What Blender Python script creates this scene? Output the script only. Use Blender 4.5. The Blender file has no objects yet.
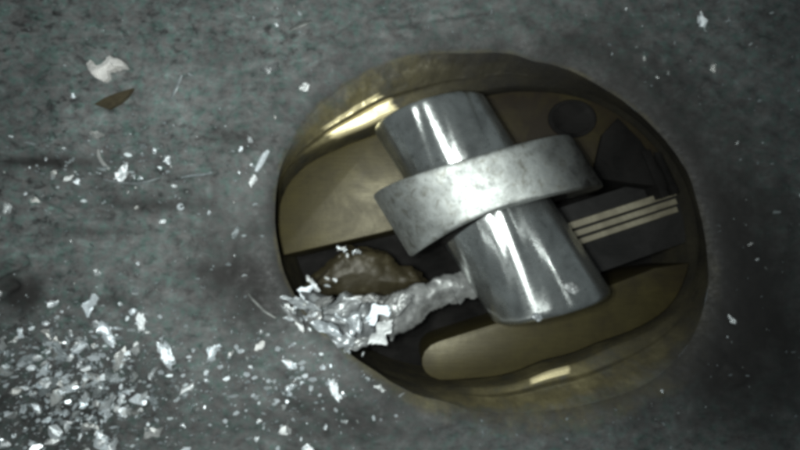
import bpy, bmesh, math, random
import numpy as np
from mathutils import Vector, Matrix, Euler

# one Blender unit = one centimetre
sc = bpy.context.scene
col = sc.collection
sc.unit_settings.system = 'METRIC'
sc.unit_settings.scale_length = 0.01
rnd = random.Random(7)

# ------------------------------------------------------------------ camera
FPX = 470.0                       # focal length in photo pixels (800 wide)
H = 10.3
PITCH = math.atan(40.0 / FPX)
cd = bpy.data.cameras.new('camera')
cam = bpy.data.objects.new('camera', cd)
col.objects.link(cam)
cam.location = (0, 0, H)
cam.rotation_euler = (PITCH, 0, 0)
cd.sensor_width = 36.0
cd.lens = 36.0 * FPX / 800.0
cd.clip_start = 0.05
cd.clip_end = 500
cd.dof.use_dof = True
cd.dof.focus_distance = 10.0
cd.dof.aperture_fstop = 1.0
sc.camera = cam

# ------------------------------------------------------------------ world, lamps, exposure
w = bpy.data.worlds.new('World')
sc.world = w
w.use_nodes = True
bg = w.node_tree.nodes['Background']
bg.inputs['Color'].default_value = (0.80, 0.95, 1.0, 1)
bg.inputs['Strength'].default_value = 0.11

sc.view_settings.view_transform = 'Standard'
sc.view_settings.look = 'None'
sc.view_settings.exposure = 0.0
sc.view_settings.gamma = 1.0
sc.view_settings.use_curve_mapping = False
sc.cycles.filter_width = 3.9
sc.cycles.max_bounces = 6
sc.cycles.use_denoising = True


def led(name, loc, aim, power, size=0.12, cone=110, colr=(0.94, 1.0, 0.98)):
    ld = bpy.data.lights.new(name, 'SPOT')
    ld.energy = power
    ld.color = colr
    ld.shadow_soft_size = size
    ld.spot_size = math.radians(cone)
    ld.spot_blend = 1.0
    o = bpy.data.objects.new(name, ld)
    col.objects.link(o)
    o.location = loc
    d = Vector(aim) - Vector(loc)
    o.rotation_euler = d.to_track_quat('-Z', 'Y').to_euler()
    return o


# the ring of small lamps round the inspection camera's lens
AIM = (-2.0, 2.2, 0.0)
for k in range(4):
    a = math.radians(35 + 90 * k)
    led('lens_lamp', (0.55 * math.cos(a) - 0.9, 0.55 * math.sin(a) + 0.1, H + 0.15), AIM, 1600.0, cone=132)
# added weak lamps, no part of the probe, only for the pin's narrow streaks
led('streak_helper', (6.6, 0.6, 7.2), (2.0, 0.2, 0), 100.0, 0.12, 34)
led('streak_helper', (-4.4, -2.0, 8.6), (1.9, 0.0, 0), 130.0, 0.12, 34)


# ------------------------------------------------------------------ pixel -> point
RM = Matrix.Rotation(PITCH, 3, 'X')


def at(px, py, z=0.0):
    d = RM @ Vector(((px - 400) / FPX, -(py - 225) / FPX, -1.0))
    t = (z - H) / d.z
    return Vector((d.x * t, d.y * t, z))


# ------------------------------------------------------------------ numpy noise
def _hash(ix, iy, iz, seed):
    n = (ix * 374761393 + iy * 668265263 + iz * 1274126177 + seed * 974634777) & 0xFFFFFFFF
    n = ((n ^ (n >> 13)) * 1274126177) & 0xFFFFFFFF
    n = (n ^ (n >> 16)) & 0xFFFFFFFF
    return n.astype(np.float64) / 4294967295.0


def vnoise(x, y, seed=0):
    x = np.asarray(x, float); y = np.asarray(y, float)
    ix = np.floor(x).astype(np.int64); iy = np.floor(y).astype(np.int64)
    fx = x - ix; fy = y - iy
    fx = fx * fx * (3 - 2 * fx); fy = fy * fy * (3 - 2 * fy)
    z = np.zeros_like(ix)
    a = _hash(ix, iy, z, seed); b = _hash(ix + 1, iy, z, seed)
    c = _hash(ix, iy + 1, z, seed); d = _hash(ix + 1, iy + 1, z, seed)
    return (a * (1 - fx) + b * fx) * (1 - fy) + (c * (1 - fx) + d * fx) * fy


def fbm(x, y, oct=4, seed=0, gain=0.5):
    s = 0.0; a = 1.0; tot = 0.0
    for k in range(oct):
        s = s + a * vnoise(x * 2 ** k + 17.3 * k, y * 2 ** k - 9.1 * k, seed + k)
        tot += a; a *= gain
    return s / tot


def cells(x, y, seed=0):
    """nearest jittered cell: (distance, edge measure, ids x3 randoms)"""
    x = np.asarray(x, float); y = np.asarray(y, float)
    ix = np.floor(x).astype(np.int64); iy = np.floor(y).astype(np.int64)
    best = np.full(x.shape, 9.0); sec = np.full(x.shape, 9.0)
    bx = np.zeros_like(x); by = np.zeros_like(x)
    bi = np.zeros_like(ix); bj = np.zeros_like(ix)
    z = np.zeros_like(ix)
    for dx in (-1, 0, 1):
        for dy in (-1, 0, 1):
            jx = ix + dx; jy = iy + dy
            cx = jx + _hash(jx, jy, z, seed); cy = jy + _hash(jx, jy, z + 1, seed)
            d = np.hypot(x - cx, y - cy)
            m = d < best
            sec = np.where(m, best, np.minimum(sec, d))
            best = np.where(m, d, best)
            bx = np.where(m, cx, bx); by = np.where(m, cy, by)
            bi = np.where(m, jx, bi); bj = np.where(m, jy, bj)
    r = [_hash(bi, bj, z + 5 + k, seed) for k in range(3)]
    return best, sec - best, x - bx, y - by, r


# ------------------------------------------------------------------ object helpers
def link(name, me, mat=None, parent=None):
    o = bpy.data.objects.new(name, me)
    col.objects.link(o)
    if mat is not None and not me.materials:
        me.materials.append(mat)
    if parent is not None:
        o.parent = parent
    return o


def mesh_from(name, verts, faces, smooth=True):
    me = bpy.data.meshes.new(name)
    me.from_pydata([tuple(v) for v in verts], [], faces)
    me.validate()
    if smooth:
        me.polygons.foreach_set('use_smooth', [True] * len(me.polygons))
    me.update()
    return me


def bm_obj(name, bm, mat, parent=None, smooth=False):
    me = bpy.data.meshes.new(name)
    bmesh.ops.recalc_face_normals(bm, faces=bm.faces[:])
    bm.to_mesh(me); bm.free()
    if smooth:
        me.polygons.foreach_set('use_smooth', [True] * len(me.polygons))
    return link(name, me, mat, parent)


def sharp(o, deg=35):
    me = o.data
    me.polygons.foreach_set('use_smooth', [True] * len(me.polygons))
    me.set_sharp_from_angle(angle=math.radians(deg))


def tag(o, label=None, cat=None, group=None, kind=None):
    if label: o['label'] = label
    if cat: o['category'] = cat
    if group: o['group'] = group
    if kind: o['kind'] = kind
    return o


def empty(name, loc=(0, 0, 0)):
    o = bpy.data.objects.new(name, None)
    o.empty_display_size = 0.3
    col.objects.link(o)
    o.location = loc
    return o


# ------------------------------------------------------------------ materials
class NT:
    def __init__(self, name):
        self.m = bpy.data.materials.new(name)
        self.m.use_nodes = True
        self.t = self.m.node_tree
        self.b = self.t.nodes['Principled BSDF']

    def n(self, typ, **kw):
        nd = self.t.nodes.new(typ)
        for k, v in kw.items():
            if k in nd.inputs.keys():
                nd.inputs[k].default_value = v
            else:
                setattr(nd, k, v)
        return nd

    def l(self, a, b):
        self.t.links.new(a, b)

    def coords(self, scale=(1, 1, 1), rot=(0, 0, 0)):
        tc = self.n('ShaderNodeTexCoord')
        mp = self.n('ShaderNodeMapping')
        mp.inputs['Scale'].default_value = scale
        mp.inputs['Rotation'].default_value = rot
        self.l(tc.outputs['Object'], mp.inputs['Vector'])
        return mp.outputs['Vector']

    def noise(self, scale, detail=4, rough=0.55, vec=None, dist=0.0):
        nd = self.n('ShaderNodeTexNoise')
        nd.inputs['Scale'].default_value = scale
        nd.inputs['Detail'].default_value = detail
        nd.inputs['Roughness'].default_value = rough
        nd.inputs['Distortion'].default_value = dist
        if vec is not None:
            self.l(vec, nd.inputs['Vector'])
        return nd

    def ramp(self, fac, stops):
        r = self.n('ShaderNodeValToRGB')
        el = r.color_ramp.elements
        while len(el) < len(stops):
            el.new(0.5)
        for e, (p, c) in zip(el, stops):
            e.position = p
            e.color = c if len(c) == 4 else (*c, 1)
        self.l(fac, r.inputs['Fac'])
        return r.outputs['Color']

    def mix(self, fac, a, b, mode='MIX'):
        m = self.n('ShaderNodeMix', data_type='RGBA', blend_type=mode)
        if isinstance(fac, float): m.inputs[0].default_value = fac
        else: self.l(fac, m.inputs[0])
        for s, v in ((m.inputs[6], a), (m.inputs[7], b)):
            if isinstance(v, tuple): s.default_value = v if len(v) == 4 else (*v, 1)
            else: self.l(v, s)
        return m.outputs[2]

    def rng(self, val, a, b, c, d):
        m = self.n('ShaderNodeMapRange')
        self.l(val, m.inputs['Value'])
        for k, v in zip(('From Min', 'From Max', 'To Min', 'To Max'), (a, b, c, d)):
            m.inputs[k].default_value = v
        return m.outputs['Result']

    def bump(self, h, strength=0.3, dist=0.02, prev=None):
        b = self.n('ShaderNodeBump')
        b.inputs['Strength'].default_value = strength
        b.inputs['Distance'].default_value = dist
        self.l(h, b.inputs['Height'])
        if prev is not None: self.l(prev, b.inputs['Normal'])
        return b.outputs['Normal']


def g(v, tint=(1, 1, 1)):
    return (v * tint[0], v * tint[1], v * tint[2], 1)


def mat_wall():
    k = NT('grimy_cast_wall')
    v = k.coords()
    vs = k.coords((0.85, 1.15, 1.0), (0, 0, 0.12))
    n1 = k.noise(0.45, 4, 0.6, v)
    n2 = k.noise(3.2, 6, 0.68, vs, 0.5)
    n3 = k.noise(9.0, 4, 0.7, vs)
    nt = k.noise(4.5, 3, 0.7, v)
    base = k.ramp(n2.outputs['Fac'], [(0.30, g(0.070, (0.97, 1, 1))), (0.45, g(0.120, (0.95, 1.02, 1.0))),
                                      (0.58, g(0.150, (0.94, 1.03, 1.0))), (0.75, g(0.24, (0.92, 1.03, 1.02)))])
    base = k.mix(0.40, base, k.ramp(n3.outputs['Fac'], [(0.30, g(0.35)), (0.46, g(0.95)), (0.60, g(1.05)), (0.72, g(1.6))]), 'MULTIPLY')
    np_ = k.noise(4.6, 3, 0.6, k.coords((0.9, 1.2, 1), (0, 0, 0.3)), 0.3)
    nm_ = k.noise(0.42, 3, 0.55, k.coords((1, 1.2, 1), (0, 0, 0.5)))
    sx_ = k.n('ShaderNodeSeparateXYZ'); k.l(v, sx_.inputs[0])
    ms_ = k.n('ShaderNodeMath', operation='ADD', use_clamp=True)
    k.l(k.rng(nm_.outputs['Fac'], 0.36, 0.62, 0.0, 0.85), ms_.inputs[0]); k.l(k.rng(sx_.outputs['X'], -8.5, -1.0, 0.35, -0.15), ms_.inputs[1])
    base = k.mix(ms_.outputs[0], base, k.ramp(np_.outputs['Fac'], [(0.30, g(0.25)), (0.40, g(0.62)), (0.47, g(1.0)), (0.63, g(1.0)), (0.72, g(1.45))]), 'MULTIPLY')
    tint = k.ramp(nt.outputs['Fac'], [(0.34, (1.06, 0.96, 0.96)), (0.5, (1, 1, 1)), (0.66, (0.80, 1.08, 1.0))])
    c = k.mix(1.0, base, tint, 'MULTIPLY')
    ol = k.n('ShaderNodeAttribute', attribute_name='oil')
    on = k.noise(1.1, 5, 0.7, v)
    om = k.n('ShaderNodeMath', operation='MULTIPLY', use_clamp=True)
    k.l(ol.outputs['Fac'], om.inputs[0]); k.l(k.rng(on.outputs['Fac'], 0.3, 0.6, 0.55, 1.25), om.inputs[1])
    c = k.mix(om.outputs[0], c, (0.030, 0.029, 0.027))
    blot = k.ramp(n1.outputs['Fac'], [(0.32, g(0.70)), (0.68, g(1.25))])
    c = k.mix(1.0, c, blot, 'MULTIPLY')
    # brown oil varnish round and inside the opening
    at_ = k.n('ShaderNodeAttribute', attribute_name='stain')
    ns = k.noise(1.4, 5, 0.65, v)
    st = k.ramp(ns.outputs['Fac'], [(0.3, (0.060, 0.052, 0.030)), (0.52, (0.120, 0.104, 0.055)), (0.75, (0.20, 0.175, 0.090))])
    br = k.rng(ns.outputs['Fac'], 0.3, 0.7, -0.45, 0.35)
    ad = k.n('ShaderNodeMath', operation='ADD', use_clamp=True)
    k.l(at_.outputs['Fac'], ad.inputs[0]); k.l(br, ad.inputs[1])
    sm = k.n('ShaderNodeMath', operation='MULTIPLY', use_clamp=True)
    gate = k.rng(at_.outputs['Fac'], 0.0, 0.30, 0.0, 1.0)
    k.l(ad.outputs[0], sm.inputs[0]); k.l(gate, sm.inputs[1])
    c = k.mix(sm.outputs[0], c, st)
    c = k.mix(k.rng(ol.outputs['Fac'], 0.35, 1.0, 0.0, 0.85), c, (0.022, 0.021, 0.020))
    # gold glints of the bore wall, painted into the colour as bright brass
    at2 = k.n('ShaderNodeAttribute', attribute_name='bare')  # bare = mask of the painted glints
    c = k.mix(at2.outputs['Fac'], c, (0.92, 0.80, 0.47))
    k.l(c, k.b.inputs['Base Color'])
    mx = k.n('ShaderNodeMath', operation='MAXIMUM')
    k.b.inputs['Specular IOR Level'].default_value = 0.22
    met = k.rng(sm.outputs[0], 0, 1, 0.02, 0.25)
    hb = k.n('ShaderNodeMath', operation='MULTIPLY'); k.l(at2.outputs['Fac'], hb.inputs[0]); hb.inputs[1].default_value = 0.6
    k.l(met, mx.inputs[0]); k.l(hb.outputs[0], mx.inputs[1])
    k.l(mx.outputs[0], k.b.inputs['Metallic'])
    ro = k.rng(n3.outputs['Fac'], 0.3, 0.7, 0.45, 0.75)
    ro2 = k.n('ShaderNodeMix', data_type='FLOAT')
    k.l(at2.outputs['Fac'], ro2.inputs[0]); k.l(ro, ro2.inputs[2]); ro2.inputs[3].default_value = 0.42
    k.l(ro2.outputs[0], k.b.inputs['Roughness'])
    nb = k.bump(n2.outputs['Fac'], 0.12, 0.10)
    nb = k.bump(n3.outputs['Fac'], 0.14, 0.03, nb)
    k.l(nb, k.b.inputs['Normal'])
    return k.m


def mat_steel(name, c0, c1, rough, stretch, rot, bump=0.25, rot_scale=3.0, specks=True, shade_stain=None):
    """machined steel; stretch = texture scale along/across the part"""
    k = NT(name)
    v = k.coords(stretch, rot)
    vp = k.coords()
    n1 = k.noise(rot_scale, 5, 0.6, v)
    n2 = k.noise(1.3, 5, 0.65, vp, 0.3)
    n3 = k.noise(7.0, 4, 0.7, vp)
    c = k.ramp(n2.outputs['Fac'], [(0.32, c0), (0.62, c1)])
    dk = k.ramp(n3.outputs['Fac'], [(0.28, g(0.45)), (0.42, g(1.0))])
    c = k.mix(0.8 if specks else 0.3, c, dk, 'MULTIPLY')
    if shade_stain:  # worn mottling, plus shade on the right end painted into the colour
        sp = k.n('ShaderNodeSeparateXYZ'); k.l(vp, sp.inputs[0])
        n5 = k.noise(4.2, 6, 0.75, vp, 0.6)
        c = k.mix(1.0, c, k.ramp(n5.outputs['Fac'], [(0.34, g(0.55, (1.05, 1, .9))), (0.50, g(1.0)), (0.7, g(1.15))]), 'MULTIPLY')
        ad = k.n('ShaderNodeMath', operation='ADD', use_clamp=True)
        k.l(k.rng(sp.outputs['X'], shade_stain[0], shade_stain[1], -0.35, 0.7), ad.inputs[0]); k.l(k.rng(n5.outputs['Fac'], 0.3, 0.7, -0.1, 0.5), ad.inputs[1])
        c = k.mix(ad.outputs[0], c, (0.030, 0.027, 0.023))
    k.l(c, k.b.inputs['Base Color'])
    k.b.inputs['Metallic'].default_value = 0.92
    r = k.rng(n2.outputs['Fac'], 0.3, 0.7, rough + 0.08, rough - 0.05)
    r2 = k.n('ShaderNodeMath', operation='ADD')
    k.l(r, r2.inputs[0]); k.l(k.rng(n3.outputs['Fac'], 0.3, 0.7, 0.08, -0.06), r2.inputs[1])
    k.l(r2.outputs[0], k.b.inputs['Roughness'])
    nb = k.bump(n1.outputs['Fac'], bump, 0.05)
    nb = k.bump(n3.outputs['Fac'], 0.12, 0.02, nb)
    k.l(nb, k.b.inputs['Normal'])
    return k.m


def mat_brass(name, c0, c1, rough=0.42, lines=(0.8, 9, 1), metal=0.7, rot=(0, 0, 0.28), shade_stain=None):
    k = NT(name)
    v = k.coords(lines, rot)
    vp = k.coords()
    n1 = k.noise(2.4, 5, 0.6, v)
    n2 = k.noise(0.9, 6, 0.65, vp, 0.5)
    n3 = k.noise(9.0, 4, 0.7, vp)
    c = k.ramp(n2.outputs['Fac'], [(0.3, c0), (0.68, c1)])
    c = k.mix(0.28, c, k.ramp(n1.outputs['Fac'], [(0.3, g(0.6)), (0.65, g(1.15))]), 'MULTIPLY')
    c = k.mix(0.6, c, k.ramp(n3.outputs['Fac'], [(0.27, g(0.4)), (0.4, g(1.0))]), 'MULTIPLY')
    if shade_stain:  # light falloff to the upper right painted in, broken up by stain noise
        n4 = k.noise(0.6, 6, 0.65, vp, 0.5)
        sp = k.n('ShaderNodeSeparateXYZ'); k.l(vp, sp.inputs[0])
        mA = k.n('ShaderNodeMath', operation='MULTIPLY'); k.l(sp.outputs['X'], mA.inputs[0]); mA.inputs[1].default_value = shade_stain[0]
        mB = k.n('ShaderNodeMath', operation='MULTIPLY_ADD'); k.l(sp.outputs['Y'], mB.inputs[0]); mB.inputs[1].default_value = shade_stain[1]; k.l(mA.outputs[0], mB.inputs[2])
        xx = k.rng(mB.outputs[0], shade_stain[2], shade_stain[3], -0.6, 0.5)
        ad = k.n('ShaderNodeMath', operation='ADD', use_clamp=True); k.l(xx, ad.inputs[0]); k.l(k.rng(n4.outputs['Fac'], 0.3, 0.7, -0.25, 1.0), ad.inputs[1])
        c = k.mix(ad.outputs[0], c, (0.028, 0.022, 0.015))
    k.l(c, k.b.inputs['Base Color'])
    k.b.inputs['Metallic'].default_value = metal
    k.l(k.rng(n2.outputs['Fac'], 0.3, 0.7, rough + 0.12, rough - 0.06), k.b.inputs['Roughness'])
    nb = k.bump(n1.outputs['Fac'], 0.12, 0.02)
    nb = k.bump(n3.outputs['Fac'], 0.12, 0.02, nb)
    k.l(nb, k.b.inputs['Normal'])
    return k.m


def mat_flake(name, c0, c1, metal=0.85, rough=0.38):
    k = NT(name)
    vp = k.coords()
    n = k.noise(4.0, 4, 0.65, vp)
    oi = k.n('ShaderNodeObjectInfo')
    c = k.ramp(n.outputs['Fac'], [(0.3, c0), (0.65, c1)])
    k.l(k.mix(1.0, c, k.ramp(oi.outputs['Random'], [(0, g(0.65, (1.0, 0.97, 0.92))), (1, g(1.1, (0.95, 1.0, 1.04)))]), 'MULTIPLY'), k.b.inputs['Base Color'])
    k.b.inputs['Metallic'].default_value = metal
    k.b.inputs['Roughness'].default_value = rough
    k.l(k.bump(n.outputs['Fac'], 0.4, 0.04), k.b.inputs['Normal'])
    return k.m


M_WALL = mat_wall()
M_PIN = mat_steel('polished_steel', g(0.34, (0.96, 1, 0.97)), g(0.62, (0.96, 1.0, 0.97)), 0.25, (1, 1, 1), (0, 0, 0), 0.0)
_t = M_PIN.node_tree
_tg = _t.nodes.new('ShaderNodeTangent'); _tg.direction_type = 'UV_MAP'; _tg.uv_map = 'UVMap'
_t.links.new(_tg.outputs['Tangent'], _t.nodes['Principled BSDF'].inputs['Tangent'])
_t.nodes['Principled BSDF'].inputs['Anisotropic'].default_value = 0.85
M_COLLAR = mat_steel('worn_steel', g(0.22, (0.96, 1, 0.96)), g(0.56, (0.96, 1, 0.96)), 0.56, (1, 1, 1), (0, 0, 0), 0.1, shade_stain=(0.5, 1.9))
M_BRASS = mat_brass('oiled_brass', (0.036, 0.029, 0.011), (0.073, 0.061, 0.025), metal=0.3, rough=0.40, shade_stain=(0.6, 0.75, 0.2, 2.6))
M_BRASS.node_tree.nodes['Principled BSDF'].inputs['Specular IOR Level'].default_value = 0.35
M_LUMP = mat_brass('sooty_brass', (0.026, 0.021, 0.010), (0.058, 0.048, 0.025), metal=0.2, rough=0.46)
M_DARK = mat_brass('sooty_metal', (0.005, 0.0048, 0.0045), (0.015, 0.014, 0.013), 0.72, metal=0.0)
M_DARK.node_tree.nodes['Principled BSDF'].inputs['Specular IOR Level'].default_value = 0.07
M_LEDGE = mat_brass('grey_ledge', (0.012, 0.012, 0.0115), (0.032, 0.031, 0.030), 0.5, metal=0.1)
M_LEDGE.node_tree.nodes['Principled BSDF'].inputs['Specular IOR Level'].default_value = 0.12
M_STRIP = mat_brass('strip_metal', (0.13, 0.115, 0.08), (0.42, 0.385, 0.28), 0.45, metal=0.3, lines=(1.2, 6, 1))
M_TORN = mat_flake('torn_aluminium', g(0.22, (0.97, 1, 1)), g(0.50, (0.97, 1, 1)), 0.45, 0.42)
M_FLAKE = mat_flake('bright_flake', g(0.60, (0.97, 1, 1)), g(0.95, (0.97, 1, 1)), 0.6, 0.32)
M_FACE = mat_flake('torn_face', g(0.38, (0.95, 1, 1.02)), g(0.62, (0.95, 1, 1.02)), 0.4, 0.5)
M_DULL = mat_flake('dull_flake', g(0.14, (0.93, 1, 1)), g(0.34, (0.93, 1.0, 0.99)), 0.4, 0.45)
M_WHITE = mat_flake('pale_chip', (0.62, 0.58, 0.54, 1), (0.82, 0.78, 0.74, 1), 0.0, 0.5)
M_BROWN = mat_flake('brown_chip', (0.040, 0.032, 0.018, 1), (0.075, 0.058, 0.032, 1), 0.2, 0.45)

# ------------------------------------------------------------------ outlines (photo pixels)
RIM = [(271, 215), (279, 160), (304, 112), (345, 77), (400, 57), (470, 48), (545, 56), (612, 84), (668, 130),
       (702, 188), (716, 248), (714, 300), (695, 347), (652, 386), (590, 408), (520, 415), (450, 405), (385, 380),
       (325, 335), (284, 275)]
DISC = [(277, 222), (281, 195), (300, 168), (335, 151), (375, 136), (430, 113), (480, 98), (540, 92), (592, 101),
        (632, 124), (665, 160), (686, 205), (692, 255), (673, 305), (600, 340), (542, 359), (470, 378), (415, 377),
        (360, 356), (312, 312), (287, 266)]
CPX = (487, 238)


def polar(pts):
    """closed outline -> r(theta) as a smooth periodic function"""
    a = np.array([math.atan2(p[1] - CPX[1], p[0] - CPX[0]) for p in pts])
    r = np.array([math.hypot(p[1] - CPX[1], p[0] - CPX[0]) for p in pts])
    i = np.argsort(a); a = a[i]; r = r[i]
    A = np.concatenate([a - 2 * math.pi, a, a + 2 * math.pi]); R = np.concatenate([r, r, r])
    th = np.linspace(-math.pi, math.pi, 2880, endpoint=False)
    rr = np.interp(th, A, R)
    ker = np.hanning(151); ker /= ker.sum()
    rr = np.convolve(np.concatenate([rr[-300:], rr, rr[:300]]), ker, 'same')[300:-300]
    return lambda t: np.interp((t + math.pi) % (2 * math.pi) - math.pi, np.append(th, math.pi), np.append(rr, rr[0]))


rim_r, disc_r = polar(RIM), polar(DISC)
ZB = -1.3                            # brass face
ZF = -3.3                            # slot floor


def ring_pts(rfun, th, z, scale=1.0):
    r = rfun(th) * scale
    px = CPX[0] + r * np.cos(th); py = CPX[1] + r * np.sin(th)
    return np.array([at(a, b, z) for a, b in zip(px, py)])


# ------------------------------------------------------------------ wall surface with the opening
N = 1000
TH = np.linspace(-math.pi, math.pi, N, endpoint=False)
rim0 = ring_pts(rim_r, TH, 0.0)
cen = np.array(at(*CPX, 0.0))
# ragged, worn edge
wob = (fbm(np.cos(TH) * 3 + 20, np.sin(TH) * 3 + 20, 2, 3) - 0.5) * 0.22
rim0[:, :2] += ((rim0[:, :2] - cen[:2]) / np.linalg.norm(rim0[:, :2] - cen[:2], axis=1)[:, None]) * wob[:, None]


def wall_height(x, y):
    h = (fbm(x * 0.35, y * 0.35, 3, 11) - 0.5) * 0.30
    d, e, dx, dy, r = cells(x * 1.5, y * 1.9, 5)
    m = np.clip((fbm(x * 0.8, y * 0.8, 3, 31) - 0.42) * 5, 0, 1)
    h = h + m * np.clip(0.75 - d, 0, 1) ** 1.2 * 0.14 * r[0]
    h = h + (fbm(x * 3.0, y * 3.4, 3, 51) - 0.5) * 0.055
    h = h + np.abs(fbm(x * 1.2 + 5, y * 3.0, 4, 71) - 0.5) * -0.04 + 0.01
    return h


def grooves(x, y):
    """long scratches and gouges (drawn through photo pixels)"""
    h = np.zeros_like(x)
    L = [((-40, 152), (60, 166), .05, .09), ((35, 200), (70, 217), .06, .07), ((70, 217), (110, 215), .06, .06),
         ((110, 176), (158, 178), .05, .06), ((165, 178), (215, 172), .05, .05), ((-20, 285), (25, 262), .10, .12),
         ((-10, 300), (15, 285), .10, .12), ((215, 30), (300, 20), .05, .02), ((120, 130), (150, 20), .07, .018),
         ((390, 25), (470, 12), .06, .02)]
    for a, b, wd, dp in L:
        A = at(*a); B = at(*b)
        ab = np.array([B.x - A.x, B.y - A.y]); l2 = ab @ ab
        t = np.clip(((x - A.x) * ab[0] + (y - A.y) * ab[1]) / l2, 0, 1)
        d = np.hypot(x - A.x - t * ab[0], y - A.y - t * ab[1])
        d = d + (fbm(x * 2, y * 2, 3, 91) - 0.5) * 0.08
        h -= dp * np.exp(-(d / wd) ** 2) - 0.5 * dp * np.exp(-((d - 2 * wd) / wd) ** 2)
    return h


K = 300
ts = np.concatenate([np.linspace(0, 1, K) ** 1.35])
S = 1.0 + ts * 4.2
X = np.empty((K, N)); Y = np.empty((K, N))
for k in range(K):
    X[k] = cen[0] + (rim0[:, 0] - cen[0]) * S[k]
    Y[k] = cen[1] + (rim0[:, 1] - cen[1]) * S[k]
dist = np.hypot(X - rim0[None, :, 0], Y - rim0[None, :, 1])
fade = np.clip(dist / 0.7, 0, 1)
Z = (wall_height(X, Y) + grooves(X, Y)) * (0.25 + 0.75 * fade)
roll = np.exp(-dist / 0.28) * 0.22 + np.exp(-dist / 1.0) * 0.08
Z = Z - roll
stain = np.clip(1.0 - dist / (0.10 + 0.55 * np.clip(np.cos(TH - 1.15), 0, 1) ** 2)[None, :], 0, 1) * 0.62


def grid_mesh(name, X, Y, Z, attrs):
    k, n = X.shape
    V = np.stack([X, Y, Z], -1).reshape(-1, 3)
    i = np.arange(k - 1)[:, None] * n; j = np.arange(n)[None, :]; j2 = (j + 1) % n
    F = np.stack([i + j, i + n + j, i + n + j2, i + j2], -1).reshape(-1, 4)
    me = bpy.data.meshes.new(name)
    me.vertices.add(len(V)); me.vertices.foreach_set('co', V.ravel())
    me.loops.add(F.size); me.loops.foreach_set('vertex_index', F.ravel().astype(np.int32))
    me.polygons.add(len(F))
    me.polygons.foreach_set('loop_start', (np.arange(len(F)) * 4).astype(np.int32))
    me.polygons.foreach_set('use_smooth', np.ones(len(F), bool))
    me.update(calc_edges=True)
    me.validate()
    for nm, arr in attrs.items():
        a = me.attributes.new(nm, 'FLOAT', 'POINT')
        a.data.foreach_set('value', np.ascontiguousarray(arr, dtype=np.float32).ravel())
    return me


lp = at(60, 400)
oil = (0.72 + 0.25 * np.clip(np.cos(TH), 0, 1))[None, :] * np.exp(-dist / (1.0 + 1.3 * np.clip(np.cos(TH + .1), 0, 1))[None, :]) * (0.75 + 0.25 * np.cos(TH + 0.8))[None, :] + 0.60 * np.exp(-(((X - lp.x) / 2.6) ** 2 + ((Y - lp.y) / 1.5) ** 2))  # darker round the rim, more so to the right, and at lower left
for q, rx, ry, am in (((330, 420), 2.6, .9, .5), ((60, 175), 1.8, .5, .35), ((220, 240), 2.0, 1.4, .35), ((20, 290), .8, .7, .4), ((255, 300), 1.0, .9, .5), ((45, 162), 1.3, .13, .6), ((150, 205), 1.2, .16, .45), ((20, 292), .5, .35, .6), ((95, 232), 1.0, .14, .4), ((235, 140), .7, .25, .4), ((225, 275), .9, .25, .4), ((110, 300), 1.1, .16, .4), ((760, 330), 1.8, 2.6, .5)):
    p = at(*q)
    oil += am * np.exp(-(((X - p.x) / rx) ** 2 + ((Y - p.y) / ry) ** 2))
me = grid_mesh('housing_wall', X, Y, Z, {'oil': np.clip(oil, 0, 1), 'stain': stain, 'bare': np.zeros_like(stain)})
tag(link('housing_wall', me, M_WALL), kind='structure')
edge_ring = np.stack([X[0], Y[0], Z[0]], -1)

# bore: from the rim down to the brass and on to the floor
def bump_at(th, deg, width):
    d = (th - math.radians(deg) + math.pi) % (2 * math.pi) - math.pi
    return np.exp(-(d / math.radians(width)) ** 2)


base = ring_pts(disc_r, TH, ZB, 1.018 + 0.040 * bump_at(TH, 72, 42) + 0.035 * bump_at(TH, -138, 32))
prof = [(0.0, 0.0), (0.12, .08), (0.28, .19), (0.42, .30), (0.50, .36), (0.545, .39), (0.575, .405), (0.60, .44), (0.615, .52),
        (0.63, .60), (0.66, .63), (0.70, .642), (0.80, .672), (0.90, .705), (0.97, .75), (1.0, 1.0)]
rows = []
pz = []
SUB = 5
pt = np.array(prof)
tt = np.interp(np.linspace(0, len(prof) - 1, (len(prof) - 1) * SUB + 1), np.arange(len(prof)), pt[:, 0])
zz = np.interp(np.linspace(0, len(prof) - 1, (len(prof) - 1) * SUB + 1), np.arange(len(prof)), pt[:, 1])
BX, BY, BZ, ST, GLINT = [], [], [], [], []
ang_px = TH                                   # image angle (y down)


def bump_at(th, deg, width):
    d = (th - math.radians(deg) + math.pi) % (2 * math.pi) - math.pi
    return np.exp(-(d / math.radians(width)) ** 2)


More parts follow.
